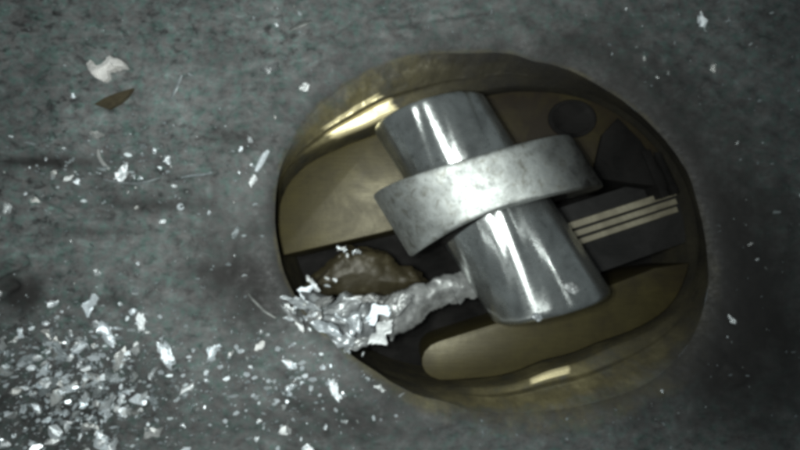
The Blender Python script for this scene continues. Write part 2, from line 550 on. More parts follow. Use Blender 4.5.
for t, z in zip(tt, zz):
    x = edge_ring[:, 0] * (1 - t) + base[:, 0] * t
    y = edge_ring[:, 1] * (1 - t) + base[:, 1] * t
    zl = max(0.0, t * 0.9) if t < .97 else .9 + (t - .97) * 3.3
    wv = np.clip(0.10 + bump_at(TH, -138, 26) + bump_at(TH, 68, 24) + (fbm(np.cos(TH) * 3 + 9, np.sin(TH) * 3, 3, 77) - .5) * .5, 0, 1)
    z = z * wv + min(1, zl) * (1 - wv)
    zt = edge_ring[:, 2] * (1 - z) + ZB * z
    rough = (fbm(x * 2.6 + 40, y * 2.6, 4, 15) - 0.5) * 0.20 * math.sin(math.pi * min(1, t * 1.2 + .1)) * (1.0 if t < .55 else 0.7)
    zt = zt + rough
    BX.append(x); BY.append(y); BZ.append(zt)
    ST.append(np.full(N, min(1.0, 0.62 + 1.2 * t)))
    n_ = fbm(TH * 9 + 3, np.full(N, t * 14.0), 3, 23)
    glint = np.zeros(N)
    if 0.46 < t < 0.565: glint = bump_at(TH, -136.5, 10)
    if 0.62 < t < 0.985: glint = np.maximum(bump_at(TH, -136, 9.5) * 1.5, bump_at(TH, 66, 7.5) * (1.0 if 0.76 < t < 0.97 else 0))
    GLINT.append(np.clip((glint * (1.0 + 0.7 * n_) - 0.42) * 4, 0, 1))  # mask of the painted glints, stored in the bare attribute
for z in (ZB - 0.2, -2.0, -2.8, ZF - 0.15):
    BX.append(base[:, 0].copy()); BY.append(base[:, 1].copy()); BZ.append(np.full(N, z))
    ST.append(np.full(N, 1.0)); GLINT.append(np.zeros(N))
BX, BY, BZ = np.array(BX)[::-1], np.array(BY)[::-1], np.array(BZ)[::-1]
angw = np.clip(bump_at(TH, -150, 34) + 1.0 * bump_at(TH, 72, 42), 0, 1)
bore_dark = np.repeat((0.25 + 0.75 * (1 - angw))[None, :], BX.shape[0], 0)  # darker away from the upper left and lower stretches
me = grid_mesh('bore_wall', BX, BY, BZ, {'oil': bore_dark, 'stain': np.array(ST)[::-1], 'bare': np.array(GLINT)[::-1]})  # bare carries the painted glints
tag(link('bore_wall', me, M_WALL), kind='structure')


# ------------------------------------------------------------------ slotted brass piston
def poly_prism(pts, z0, z1, bevel=0.0, seg=2):
    bm = bmesh.new()
    vs = [bm.verts.new((p[0], p[1], z1)) for p in pts]
    f = bm.faces.new(vs)
    r = bmesh.ops.extrude_face_region(bm, geom=[f])
    nv = [e for e in r['geom'] if isinstance(e, bmesh.types.BMVert)]
    for v in nv: v.co.z = z0
    bmesh.ops.recalc_face_normals(bm, faces=bm.faces[:])
    if bevel:
        ed = [e for e in bm.edges if all(abs(v.co.z - z1) < 1e-5 for v in e.verts)]
        bmesh.ops.bevel(bm, geom=ed, offset=bevel, segments=seg, affect='EDGES', profile=0.6)
    return bm


def disc_arc(p0, p1, z, n=60, cw=True, scale=1.0):
    """points of the disc outline between two photo pixels, clockwise on the picture"""
    a0 = math.atan2(p0[1] - CPX[1], p0[0] - CPX[0]); a1 = math.atan2(p1[1] - CPX[1], p1[0] - CPX[0])
    if a1 < a0: a1 += 2 * math.pi
    return [tuple(p) for p in ring_pts(disc_r, np.linspace(a0, a1, n), z, scale)]


piston = tag(empty('slotted_piston', at(487, 238, ZF)), 'round olive brass piston end with a deep slot across it, down in the bore', 'piston')
PO = Vector(piston.location)


def local(pts, o=PO):
    return [(p[0] - o.x, p[1] - o.y) for p in pts]


# pin and collar frame -------------------------------------------------
PZ = -0.62
PA, PB = at(428, 114, PZ), at(552, 308, PZ)
AX = (PB - PA); PLEN = AX.length; AX.normalize()
EV = Vector((1, 0.285, 0)).normalized()          # direction of the slot
RE, RZ = 1.36, 1.24                              # pin half width along the slot, half height


def barrel(stations, nseg=128, re=RE, rz=RZ, center=PA):
    """round bar: stations = (distance along the axis, radius factor)"""
    verts, faces = [], []
    for s, f in stations:
        c = center + AX * s
        for i in range(nseg):
            a = 2 * math.pi * i / nseg
            verts.append(c + EV * (re * f * math.cos(a)) + Vector((0, 0, rz * f * math.sin(a))))
    for k in range(len(stations) - 1):
        for i in range(nseg):
            j = (i + 1) % nseg
            faces.append((k * nseg + i, k * nseg + j, (k + 1) * nseg + j, (k + 1) * nseg + i))
    return verts, faces


up = disc_arc((308, 253), (655, 157), ZB)
up += [tuple(at(p[0], p[1], ZB)) for p in ((600, 172), (500, 200), (389, 231))]
lo = disc_arc((683, 262), (440, 379), ZB)
lo += [tuple(at(p[0], p[1], ZB)) for p in ((431, 377), (425, 372), (422, 365), (422, 358), (425, 351), (431, 345), (440, 341), (500, 322), (603, 288), (655, 268))]


def brass_piece(pts):
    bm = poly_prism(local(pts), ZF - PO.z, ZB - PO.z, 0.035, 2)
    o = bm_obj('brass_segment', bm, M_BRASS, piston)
    # saddle for the pin
    v, f = barrel([(-0.02, 1.03), (PLEN + 0.02, 1.03)])
    n = 128
    f.append(tuple(range(n))); f.append(tuple(range(2 * n - 1, n - 1, -1)))
    cb = bmesh.new()
    vv = [cb.verts.new(tuple(Vector(p) - PO)) for p in v]
    for q in f: cb.faces.new([vv[i] for i in q])
    bmesh.ops.recalc_face_normals(cb, faces=cb.faces[:])
    cm = bpy.data.meshes.new('saddle'); cb.to_mesh(cm); cb.free()
    co = bpy.data.objects.new('saddle', cm); col.objects.link(co); co.location = PO
    md = o.modifiers.new('saddle', 'BOOLEAN'); md.object = co; md.operation = 'DIFFERENCE'; md.solver = 'EXACT'
    bpy.context.view_layer.update()
    dg = bpy.context.evaluated_depsgraph_get()
    nm = bpy.data.meshes.new_from_object(o.evaluated_get(dg))
    o.modifiers.clear(); o.data = nm
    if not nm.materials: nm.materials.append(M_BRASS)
    bpy.data.objects.remove(co)
    sharp(o, 30)
    return o


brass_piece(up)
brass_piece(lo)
fl = poly_prism(local(disc_arc((690, 239), (690, 238), ZF, 90, scale=1.04)), -0.4, 0.0)
bm_obj('slot_floor', fl, M_DARK, piston)
# round dark plug and the dark shoe on the far right of the upper land
plug_c = at(572, 119, ZB)
bm = bmesh.new()
nsg = 40
prev = None
for (r, z) in ((0.60, -0.25), (0.60, 0.035), (0.57, 0.06), (0.50, 0.06), (0.47, 0.035), (0.0, 0.02)):
    if r == 0:
        c = bm.verts.new((plug_c.x - PO.x, plug_c.y - PO.y, ZB - PO.z + z))
        for i in range(nsg): bm.faces.new((prev[i], prev[(i + 1) % nsg], c))
        break
    cur = [bm.verts.new((plug_c.x - PO.x + r * 1.02 * math.cos(2 * math.pi * i / nsg), plug_c.y - PO.y + r * 0.82 * math.sin(2 * math.pi * i / nsg), ZB - PO.z + z)) for i in range(nsg)]
    if prev:
        for i in range(nsg): bm.faces.new((prev[i], prev[(i + 1) % nsg], cur[(i + 1) % nsg], cur[i]))
    prev = cur
o = bm_obj('plug', bm, M_DARK, piston); sharp(o, 40)
shoe = [at(p[0], p[1], ZB + .1) for p in ((592, 178), (602, 135), (618, 118), (640, 140), (662, 172), (668, 188))]
bm = poly_prism(local(shoe), ZF - PO.z, ZB + 0.12 - PO.z, 0.04)
o = bm_obj('shoe', bm, M_DARK, piston); sharp(o, 40)
rail = [at(p[0], p[1], ZB + .1) for p in ((640, 152), (648, 150), (668, 196), (660, 199))]
o = bm_obj('rib', poly_prism(local(rail), ZF - PO.z, ZB + 0.2 - PO.z, 0.03), M_DARK, piston); sharp(o, 40)
rail = [at(p[0], p[1], ZB + .1) for p in ((655, 152), (661, 152), (680, 192), (674, 195))]
o = bm_obj('rib', poly_prism(local(rail), ZF - PO.z, ZB + 0.1 - PO.z, 0.03), M_DARK, piston); sharp(o, 40)
# ledge that carries the strips
led_ = [at(p[0], p[1], ZB - .35) for p in ((545, 212), (684, 168), (694, 240), (575, 282))]
o = bm_obj('ledge', poly_prism(local(led_), ZF - PO.z, ZB - 0.4 - PO.z, 0.05), M_LEDGE, piston); sharp(o, 40)

# ------------------------------------------------------------------ three bright strips
names = ['uppermost of the three parallel pale strips at the right end of the slot',
         'middle one of the three parallel pale strips at the right end of the slot',
         'lowest of the three parallel pale strips, nearest the brass below the slot']
for (a, b, w2), lab in zip((((561, 229), (676, 192), 3.5), ((566, 237), (677, 201), 3.0), ((570, 245), (678, 209), 2.9)), names):
    z = ZB - 0.12
    A, B = at(*a, z), at(*b, z)
    d = (B - A).normalized(); nrm = Vector((-d.y, d.x, 0)) * (w2 / FPX * (H - z))
    pts = [A + nrm, A - nrm, B - nrm, B + nrm]
    bm = poly_prism([(p.x - A.x, p.y - A.y) for p in pts], -0.29, 0.0, 0.03, 2)
    for v in bm.verts:
        pass
    o = bm_obj('metal_strip', bm, M_STRIP); sharp(o, 40)
    o.location = A
    tag(o, lab, 'metal strip', 'pale strips in the slot')

# ------------------------------------------------------------------ steel pin
pin = tag(empty('steel_pin', PA), 'thick polished steel pin lying across the slot through the collar', 'pin')
st = [(0.0, 0.80), (0.0, 0.93), (0.02, 0.955), (0.07, 0.985), (0.12, 1.0)]
st += [(0.12 + (PLEN - 0.24) * i / 60, 1.0) for i in range(1, 60)]
st += [(PLEN - 0.12, 1.0), (PLEN - 0.07, 0.985), (PLEN - 0.02, 0.955), (PLEN, 0.93), (PLEN, 0.80)]
v, f = barrel(st)
v = [Vector(p) - PA for p in v]
# wear: lengthwise polish lines
vv = []
for p in v:
    s = p.dot(AX)
    r = p - AX * s
    a = math.atan2(p.z, p.dot(EV))
    vv.append((p, s, a))
aa = np.array([q[2] for q in vv]); ss = np.array([q[1] for q in vv])
dw = (fbm(aa * 7 + 30, ss * 0.12 + 4, 2, 12) - 0.5) * 0.050 + (fbm(aa * 5 + 9, ss * 1.2, 2, 19) - 0.5) * 0.005
v = [p + (p - AX * s).normalized() * float(q) for (p, s, a), q in zip(vv, dw)]
sm_ = mesh_from('shaft', v, f)
uv = sm_.uv_layers.new(name='UVMap')
for pl in sm_.polygons:
    an = [vv[i][2] for i in pl.vertices]
    wrap = max(an) - min(an) > math.pi
    for li, vi, a_ in zip(pl.loop_indices, pl.vertices, an):
        uv.data[li].uv = (vv[vi][1] / 6.0, ((a_ + 2 * math.pi) if wrap and a_ < 0 else a_) / 6.3 + .5)
o = link('shaft', sm_, M_PIN, pin); sharp(o, 40)


def end_ring(s, inner, outer, dz):
    bm = bmesh.new()
    n = 64
    rings = []
    for rf, ds in ((outer, 0.0), (inner, 0.0), (inner * 0.97, 0.03 * dz), (inner * 0.97, 0.8 * dz)):
        c = AX * (s + ds)
        rings.append([bm.verts.new(tuple(c + EV * (RE * rf * math.cos(2 * math.pi * i / n)) + Vector((0, 0, RZ * rf * math.sin(2 * math.pi * i / n))))) for i in range(n)])
    for k in range(3):
        for i in range(n):
            bm.faces.new((rings[k][i], rings[k][(i + 1) % n], rings[k + 1][(i + 1) % n], rings[k + 1][i]))
    bm.faces.new(rings[3])
    return bm


bm_obj('end_face', end_ring(0.004, 0.45, 0.80, 1), M_COLLAR, pin)
bm_obj('end_face', end_ring(PLEN - 0.004, 0.45, 0.80, -1), M_COLLAR, pin)
# flattened burr near the lower end of the pin
for bx, by, bz, bs, bl in ((570, 289, 0.54, 0.75, 4), (537, 317, 0.60, 0.42, 9)):
  burr = bmesh.new()
  bmesh.ops.create_icosphere(burr, subdivisions=3, radius=1.0)
  for q in burr.verts:
    n_ = float(fbm(np.array(q.co.x * 2 + bl), np.array(q.co.y * 2 + q.co.z), 3, bl))
    q.co = Vector((q.co.x * 0.24, q.co.y * 0.17, q.co.z * 0.13)) * ((0.5 + 1.1 * n_) * bs)
  bp = at(bx, by, bz) - PA
  for q in burr.verts: q.co += bp
  bm_obj('burr', burr, M_TORN, pin)

# ------------------------------------------------------------------ collar on the pin
CC = at(484, 192, PZ)
collar = tag(empty('steel_collar', CC), 'wide dull steel collar fitted round the middle of the pin', 'collar')
CW, CRE, CRZ = 1.24, 2.36, 2.16


def ring_solid(s0, s1, re0, rz0, re1, rz1, bev, nseg=160, rag=0.0):
    verts, faces = [], []
    prof = [(s0, 0, 0), (s0, 1, -bev), (s0 + bev * .3, 1, -bev * .3), (s0 + bev, 1, 0)]
    prof += [(s0 + bev + (s1 - s0 - 2 * bev) * i / 16, 1, 0) for i in range(1, 16)]
    prof += [(s1 - bev, 1, 0), (s1 - bev * .3, 1, -bev * .3), (s1, 1, -bev), (s1, 0, 0)]
    for s, outer, off in prof:
        for i in range(nseg):
            a = 2 * math.pi * i / nseg
            re, rz = (re1 + off, rz1 + off) if outer else (re0, rz0)
            if outer and rag:
                k = rag * (float(fbm(np.array(a * 5.0), np.array(s * 1.5 + 7), 3, 6)) - 0.5)
                re += k; rz += k
            s_ = s
            if outer: s_ = s + ((0.40 if math.cos(a) < 0 else 0.10) * math.cos(a) ** 2 if s > 0 else 0.10 - 0.12 * math.cos(a) ** 2) * min(1.0, abs(s) / 0.3)
            verts.append(AX * s_ + EV * (re * math.cos(a)) + Vector((0, 0, rz * math.sin(a))))
    m = len(prof)
    for k in range(m):
        k2 = (k + 1) % m
        for i in range(nseg):
            j = (i + 1) % nseg
            faces.append((k * nseg + i, k * nseg + j, k2 * nseg + j, k2 * nseg + i))
    return mesh_from('ring', verts, faces)


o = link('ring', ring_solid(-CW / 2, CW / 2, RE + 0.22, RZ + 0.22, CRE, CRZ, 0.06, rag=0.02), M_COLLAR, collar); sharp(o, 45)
o = link('bushing', ring_solid(-CW / 2 + 0.05, CW / 2 - 0.03, RE + 0.03, RZ + 0.03, RE + 0.215, RZ + 0.215, 0.02), M_DARK, collar); sharp(o, 45)


# ------------------------------------------------------------------ torn lumps
def in_poly(x, y, P):
    c = np.zeros(x.shape, bool)
    n = len(P)
    for i in range(n):
        x1, y1 = P[i]; x2, y2 = P[(i + 1) % n]
        m = ((y1 > y) != (y2 > y)) & (x < (x2 - x1) * (y - y1) / (y2 - y1 + 1e-12) + x1)
        c ^= m
    return c


def edge_dist(x, y, P):
    d = np.full(x.shape, 1e9)
    n = len(P)
    for i in range(n):
        x1, y1 = P[i]; x2, y2 = P[(i + 1) % n]
        l2 = (x2 - x1) ** 2 + (y2 - y1) ** 2 + 1e-12
        t = np.clip(((x - x1) * (x2 - x1) + (y - y1) * (y2 - y1)) / l2, 0, 1)
        d = np.minimum(d, np.hypot(x - x1 - t * (x2 - x1), y - y1 - t * (y2 - y1)))
    return d


def lump(name, outline, zfun, thick, step, mat, parent, cell=2.2, amp=0.35, tilt=0.6, seed=1, dome=0.35, fine=0.10, zref=-0.5, crack=0.07):
    """closed fractured lump: faceted top over a px outline, a flat underside"""
    P = [tuple(at(p[0], p[1], zref))[:2] for p in outline]
    xs = [p[0] for p in P]; ys = [p[1] for p in P]
    nx = int((max(xs) - min(xs)) / step) + 3; ny = int((max(ys) - min(ys)) / step) + 3
    gx, gy = np.meshgrid(min(xs) - step + np.arange(nx) * step, min(ys) - step + np.arange(ny) * step)
    wx = gx + (fbm(gx * 3, gy * 3, 3, seed + 40) - .5) * 0.30
    wy = gy + (fbm(gx * 3 + 7, gy * 3, 3, seed + 50) - .5) * 0.30
    ins = in_poly(wx, wy, P)
    ed = edge_dist(wx, wy, P)
    d, e, dx, dy, r = cells(gx * cell, gy * cell, seed)
    hgt = zfun(gx, gy) + dome * (1 - np.exp(-ed / 0.25)) - dome
    hgt = hgt + amp * (r[0] - 0.5) + tilt / cell * ((r[1] - .5) * dx + (r[2] - .5) * dy) * 1.6
    hgt = hgt - crack * np.exp(-(e / 0.07) ** 2)
    hgt = hgt + (fbm(gx * 6, gy * 6, 4, seed + 9) - 0.5) * fine
    bot = zfun(gx, gy) - thick
    hgt = np.maximum(hgt, bot + 0.03)
    verts, faces, idx = [], [], {}
    def vid(i, j, top):
        k = (i, j, top)
        if k not in idx:
            idx[k] = len(verts)
            verts.append((gx[j, i], gy[j, i], hgt[j, i] if top else bot[j, i]))
        return idx[k]
    cellin = ins[:-1, :-1] & ins[1:, :-1] & ins[:-1, 1:] & ins[1:, 1:]
    for j in range(ny - 1):
        for i in range(nx - 1):
            if not cellin[j, i]: continue
            q = [(i, j), (i + 1, j), (i + 1, j + 1), (i, j + 1)]
            faces.append([vid(a, b, 1) for a, b in q])
            faces.append([vid(a, b, 0) for a, b in reversed(q)])
            for (a, b), (di, dj) in (((q[0], q[1]), (0, -1)), ((q[1], q[2]), (1, 0)), ((q[2], q[3]), (0, 1)), ((q[3], q[0]), (-1, 0))):
                ii, jj = i + di, j + dj
                if not (0 <= ii < nx - 1 and 0 <= jj < ny - 1 and cellin[jj, ii]):
                    faces.append([vid(*b, 1), vid(*a, 1), vid(*a, 0), vid(*b, 0)])
    o = link(name, mesh_from(name, verts, faces), mat, parent)
    sharp(o, 50)
    return o


ARM = [(372, 300), (398, 291), (420, 284), (446, 277), (482, 266), (488, 298), (452, 306), (430, 316), (412, 328), (396, 342), (380, 336)]
BODY = [(300, 292), (318, 297), (333, 300), (348, 296), (366, 297), (384, 300), (400, 298), (408, 310), (398, 324),
        (388, 338), (376, 350), (363, 342), (350, 347), (336, 348), (324, 340), (314, 328), (303, 318), (298, 304)]
PXCM_ = H / FPX
P0 = at(285, 300); P1 = at(480, 285)


def slope(zl, zr):
    def fn(x, y):
        t = np.clip((x - P0.x) / (P1.x - P0.x), 0, 1)
        return zl + (zr - zl) * t
    return fn


frag = tag(empty('torn_fragment', (0, 0, 0)), 'torn grey aluminium fragment jammed in the left end of the slot, reaching under the pin', 'metal fragment')
lump('body', BODY, slope(-0.12, -1.15), 1.2, 0.03, M_TORN, frag, 0.8, 0.20, 0.5, 3, 0.30, 0.08, -0.4, 0.10)
lump('arm', ARM, slope(0.06, -0.95), 0.5, 0.03, M_TORN, frag, 0.6, 0.05, 0.15, 8, 0.26, 0.05, -0.6, 0.0)


def foil_mesh(seed, lx, ly, curl=0.4, crumple=0.25, th=0.05, nx=10, ny=7, name='foil'):
    """a torn, crumpled scrap of sheet about lx by ly, curled, with a real thickness"""
    r_ = np.random.default_rng(seed)
    u, v = np.meshgrid(np.linspace(-1, 1, nx), np.linspace(-1, 1, ny), indexing='ij')
    o1 = 13.7 * seed
    edge = 1 - 0.55 * np.abs(v) ** 2 * r_.uniform(.3, 1) + (fbm(v * 2.2 + o1, v * 0 + seed, 3, seed) - .5) * 0.8
    x = u * edge * lx * .5
    wid = 0.55 + 0.75 * fbm(u * 1.4 + o1, u * 0 + 3.1, 3, seed + 3) - 0.25 * u ** 2
    y = v * wid * ly * .5 + (fbm(u * 1.2 + o1, u * 0 + 8, 2, seed + 5) - .5) * ly * .8
    z = curl * (r_.uniform(-1, 1) * u ** 2 + r_.uniform(-1, 1) * v ** 2 + r_.uniform(-.8, .8) * u * v) * min(lx, ly) * .6
    z = z + (np.abs(fbm(x / lx * 3.2 + o1, y / ly * 2.6, 3, seed + 7) - .5) * 4 - .6) * crumple * min(lx, ly)
    n = nx * ny
    V = [(a, b_, c) for a, b_, c in zip(x.ravel(), y.ravel(), z.ravel())]
    V += [(a, b_, c - th * (1 + .6 * r_.random())) for a, b_, c in V]
    F = []
    for i in range(nx - 1):
        for j in range(ny - 1):
            q = (i * ny + j, (i + 1) * ny + j, (i + 1) * ny + j + 1, i * ny + j + 1)
            F.append(q); F.append(tuple(n + k_ for k_ in reversed(q)))
    rim = [i * ny for i in range(nx)] + [(nx - 1) * ny + j for j in range(1, ny)] + [i * ny + ny - 1 for i in range(nx - 2, -1, -1)] + [j for j in range(ny - 2, 0, -1)]
    for k_ in range(len(rim)):
        a, b_ = rim[k_], rim[(k_ + 1) % len(rim)]
        F.append((b_, a, n + a, n + b_))
    me = mesh_from(name, V, F)
    me.set_sharp_from_angle(angle=math.radians(38))
    return me


SHREDS = [((303, 303), 34, 10, 20, .10, 0), ((318, 309), 38, 13, -32, .12, 0), ((322, 326), 36, 12, 25, .05, 0), ((341, 304), 34, 16, -20, .10, 0),
          ((352, 318), 30, 18, 55, .06, 0), ((340, 337), 32, 14, 15, -.10, 0), ((358, 342), 26, 13, -35, -.14, 0), ((378, 314), 26, 17, -25, .02, 1),
          ((381, 333), 34, 19, -42, -.06, 1), ((399, 306), 30, 14, -20, -.10, 0), ((290, 315), 26, 7, 40, .12, 0), ((366, 300), 28, 9, 5, .0, 0)]
for i, (c_, lx, ly, deg, z_, br_) in enumerate(SHREDS):
    me_ = foil_mesh(40 + i, lx * PXCM_, ly * PXCM_, 0.35 if not br_ else .12, .22 if not br_ else .045, .06, 16, 11, 'shred')
    o_ = link('shred', me_, M_FACE if br_ else M_TORN, frag)
    o_.location = at(*c_, z_)
    o_.rotation_euler = (rnd.uniform(-.35, .35) * (1 - br_), rnd.uniform(-.35, .35) * (1 - br_), math.radians(-deg))

lm = lump('brass_lump', [(300, 294), (310, 274), (326, 256), (343, 245), (366, 245), (392, 256), (414, 268), (436, 278), (434, 290), (404, 300), (360, 304), (322, 300)],
          slope(-0.75, -2.0), 1.0, 0.035, M_LUMP, None, 0.5, 0.04, 0.30, 13, 0.45, 0.03, -1.0, 0.0)
tag(lm, 'smooth tan brown lump in the slot between the upper brass and the torn grey fragment', 'brass lump')


# ------------------------------------------------------------------ loose debris
def flake_mesh(seed, aspect=1.0, crumple=0.35, th=0.10, n=9):
    r = random.Random(seed)
    bm = bmesh.new()
    top = []
    for i in range(n):
        a = 2 * math.pi * (i + r.uniform(-.3, .3)) / n
        rr = r.uniform(0.55, 1.1)
        top.append(Vector((rr * math.cos(a) * aspect, rr * math.sin(a), r.uniform(-crumple, crumple))))
    mid = [Vector((p.x * .5 + r.uniform(-.12, .12), p.y * .5 + r.uniform(-.12, .12), r.uniform(-crumple, crumple))) for p in top[::2]]
    pts = top + mid
    tv = [bm.verts.new(p) for p in top]; mv = [bm.verts.new(p) for p in mid]
    c = bm.verts.new((0, 0, r.uniform(-.2, .3)))
    m = len(mid)
    for i in range(m): bm.faces.new((c, mv[i], mv[(i + 1) % m]))
    for i in range(n):
        j = (i + 1) % n
        a, b = i // 2 % m, ((i + 1) // 2) % m if (i + 1) % 2 == 0 else (i // 2) % m
        bm.faces.new((mv[a], tv[i], tv[j]))
        if a != b:
            bm.faces.new((mv[a], tv[j], mv[b]))
        elif j == 0 and a != 0:
            bm.faces.new((mv[a], tv[0], mv[0]))
    g_ = bmesh.ops.extrude_face_region(bm, geom=bm.faces[:])
    for q in g_['geom']:
        if isinstance(q, bmesh.types.BMVert): q.co.z -= th
    bmesh.ops.recalc_face_normals(bm, faces=bm.faces[:])
    me = bpy.data.meshes.new('flake')
    bm.to_mesh(me); bm.free()
    return me


def crumb_mesh(seed):
    r = random.Random(seed)
    bm = bmesh.new()
    bmesh.ops.create_icosphere(bm, subdivisions=1, radius=1.0)
    for q in bm.verts:
        q.co = Vector((q.co.x * 1.1, q.co.y * .8, q.co.z * .7)) * r.uniform(0.45, 1.3)
    me = bpy.data.meshes.new('crumb'); bm.to_mesh(me); bm.free()
    return me


def strand_mesh(pts, rad, n=6):
    """tapered curl of swarf through the points"""
    P = [Vector(p) for p in pts]
    verts, faces = [], []
    L = len(P)
    for k, p in enumerate(P):
        d = (P[min(k + 1, L - 1)] - P[max(k - 1, 0)]).normalized()
        s = Vector((-d.y, d.x, 0)).normalized()
        u = d.cross(s)
        rr = rad * (0.35 + 0.65 * math.sin(math.pi * (k + .4) / (L - 0.2)))
        for i in range(n):
            a = 2 * math.pi * i / n
            verts.append(p + s * (rr * math.cos(a)) + u * (rr * .5 * math.sin(a)))
    for k in range(L - 1):
        for i in range(n):
            j = (i + 1) % n
            faces.append((k * n + i, k * n + j, (k + 1) * n + j, (k + 1) * n + i))
    faces.append(tuple(range(n))[::-1]); faces.append(tuple((L - 1) * n + i for i in range(n)))
    return mesh_from('strand', verts, faces, False)


def zwall(x, y):
    """height of the wall (outside the opening) under a point"""
    dx, dy = x - cen[0], y - cen[1]
    j = np.argmin((( (rim0[:, 0] - cen[0]) * dx + (rim0[:, 1] - cen[1]) * dy) / (np.hypot(rim0[:, 0] - cen[0], rim0[:, 1] - cen[1]) * (math.hypot(dx, dy) + 1e-9))) * -1)
    ds = math.hypot(dx, dy) - math.hypot(rim0[j, 0] - cen[0], rim0[j, 1] - cen[1])
    if ds < 0:
        return -0.3 + ds * 0.9, ds
    ax, ay = np.array([x]), np.array([y])
    z = float((wall_height(ax, ay) + grooves(ax, ay))[0]) * (0.25 + 0.75 * min(1, ds / .7))
    return z - math.exp(-ds / .28) * .22 - math.exp(-ds / 1.0) * .08, ds


PXCM = H / FPX                      # cm per photo pixel on the wall


def put(name, me, mat, px, py, size, rz, tilt, lift=0.0, label=None, cat=None, group=None):
    p = at(px, py, 0.0)
    z, ds = zwall(p.x, p.y)
    p = at(px, py, z)
    o = bpy.data.objects.new(name, me)
    col.objects.link(o)
    if not me.materials: me.materials.append(mat)
    o.location = (p.x, p.y, z + lift + 0.12 * size)
    # lie roughly square to the lens, then tilt
    q = (Vector((0, 0, H)) - p).to_track_quat('Z', 'Y').to_matrix()
    up_ = Matrix.Identity(3)
    o.rotation_euler = (Euler((tilt[0], tilt[1], 0)).to_matrix() @ (q if tilt[2] else up_) @ Matrix.Rotation(rz, 3, 'Z')).to_euler()
    o.scale = (size, size, size)
    return tag(o, label, cat, group)


# pieces one can point at
def single(name, px, py, sx, ratio, deg, label, cat='metal chip', mat=None, seed=0, crumple=0.25, tilt=(0, 0)):
    me = foil_mesh(seed + 500, 2.1 * ratio, 2.0, .3 + crumple, .12 + crumple * .3, .18, 12, 9, 'chip')
    sx *= 0.8
    return put(name, me, mat or M_FLAKE, px, py, sx * PXCM, math.radians(-deg), (tilt[0], tilt[1], 1), 0.03, label, cat)


single('metal_chip', 123, 173, 7.5, 1.5, -10, 'brightest angular white chip beneath the thin curl at mid left', seed=1)
single('metal_chip', 701, 25, 5, 2.6, 18, 'white ragged chip alone near the top right corner', seed=3, crumple=.4)
single('metal_chip', 712, 70, 3, 2.0, 15, 'small white chip below the ragged one at top right', seed=4)
single('metal_chip', 111, 333, 9, 1.7, -12, 'largest bright white chip above the litter at lower left', seed=5, crumple=.18)
single('metal_chip', 143, 322, 5, 2.2, 5, 'narrow pale chip touching the largest white chip at lower left', seed=6)
single('metal_chip', 168, 354, 8, 2.2, -12, 'bright forked chip right of the largest white chip at lower left', seed=7, crumple=.35)
single('metal_chip', 214, 353, 7, 1.5, 60, 'upright yellowish-white crumpled chip left of the torn fragment', seed=8, crumple=.5)
single('metal_chip', 334, 390, 5, 3.0, 38, 'long white chip below the torn fragment, slanting down to the right', seed=9)
single('metal_chip', 379, 388, 4, 2.0, 12, 'small white chip right of the slanting long chip under the bore edge', seed=10)
single('metal_chip', 290, 364, 5, 1.9, -25, 'bright small chip under the left tip of the torn fragment', seed=11)
single('metal_chip', 271, 70, 9, 1.3, 10, 'crumpled grey chip with glinting edges left of the top of the bore', seed=12, crumple=.6, mat=M_TORN)
single('metal_chip', 304, 88, 5, 1.6, -15, 'small white chip at the upper left edge of the bore', seed=13)
single('metal_chip', 21, 333, 5, 1.3, 5, 'white chip at the left edge of the picture above the litter', seed=14)
single('metal_chip', 9, 208, 5, 1.5, 0, 'white chip at the far left edge, level with the bright collar', seed=15)
single('metal_chip', 96, 427, 6, 2.0, -35, 'long bright chip near the bottom edge in the dense litter', seed=16)
single('metal_chip', 730, 319, 3.5, 1.8, -40, 'small glinting chip right of the bore, alone in the dark', seed=17)
single('metal_chip', 717, 229, 4, 1.2, 10, 'blue-grey chip beside the right end of the slot, outside the bore', seed=18, mat=M_DULL)
single('metal_chip', 660, 392, 4, 2.4, 5, 'flat pale chip just outside the lower right edge of the bore', seed=19)
single('metal_chip', 236, 232, 5, 1.5, 0, 'dull pinkish grey chip left of the bore at mid height', seed=20, mat=M_DULL)
single('metal_chip', 254, 181, 4.5, 1.8, -30, 'white chip at the foot of the long splinter left of the bore', seed=21)
single('metal_chip', 74, 96, 2.6, 1.1, 0, 'tiny bright bead left of the brown flake', seed=22)

def strand(name, pxs, rad, label, cat, mat=M_FLAKE, lift=.05):
    c = pxs[len(pxs) // 2]
    P = at(*c)
    z, _ = zwall(P.x, P.y)
    pts = []
    for k, p in enumerate(pxs):
        q = at(*p, z)
        zz_, _d = zwall(q.x, q.y)
        pts.append((q.x - P.x, q.y - P.y, max(zz_, z - .2) - z + lift))
    me = strand_mesh(pts, rad)
    me.materials.append(mat)
    o = bpy.data.objects.new(name, me); col.objects.link(o)
    o.location = (P.x, P.y, z)
    return tag(o, label, cat)


# the curled pale chip (one piece: broad lobe and a folded tail)
def smooth_path(P, n=26):
    P = np.array(P, float); t = np.linspace(0, len(P) - 1, n)
    k_ = np.arange(len(P))
    x = np.interp(t, k_, P[:, 0]); y = np.interp(t, k_, P[:, 1])
    for _ in range(2):
        x[1:-1] = (x[:-2] + 2 * x[1:-1] + x[2:]) / 4; y[1:-1] = (y[:-2] + 2 * y[1:-1] + y[2:]) / 4
    return list(zip(x, y))


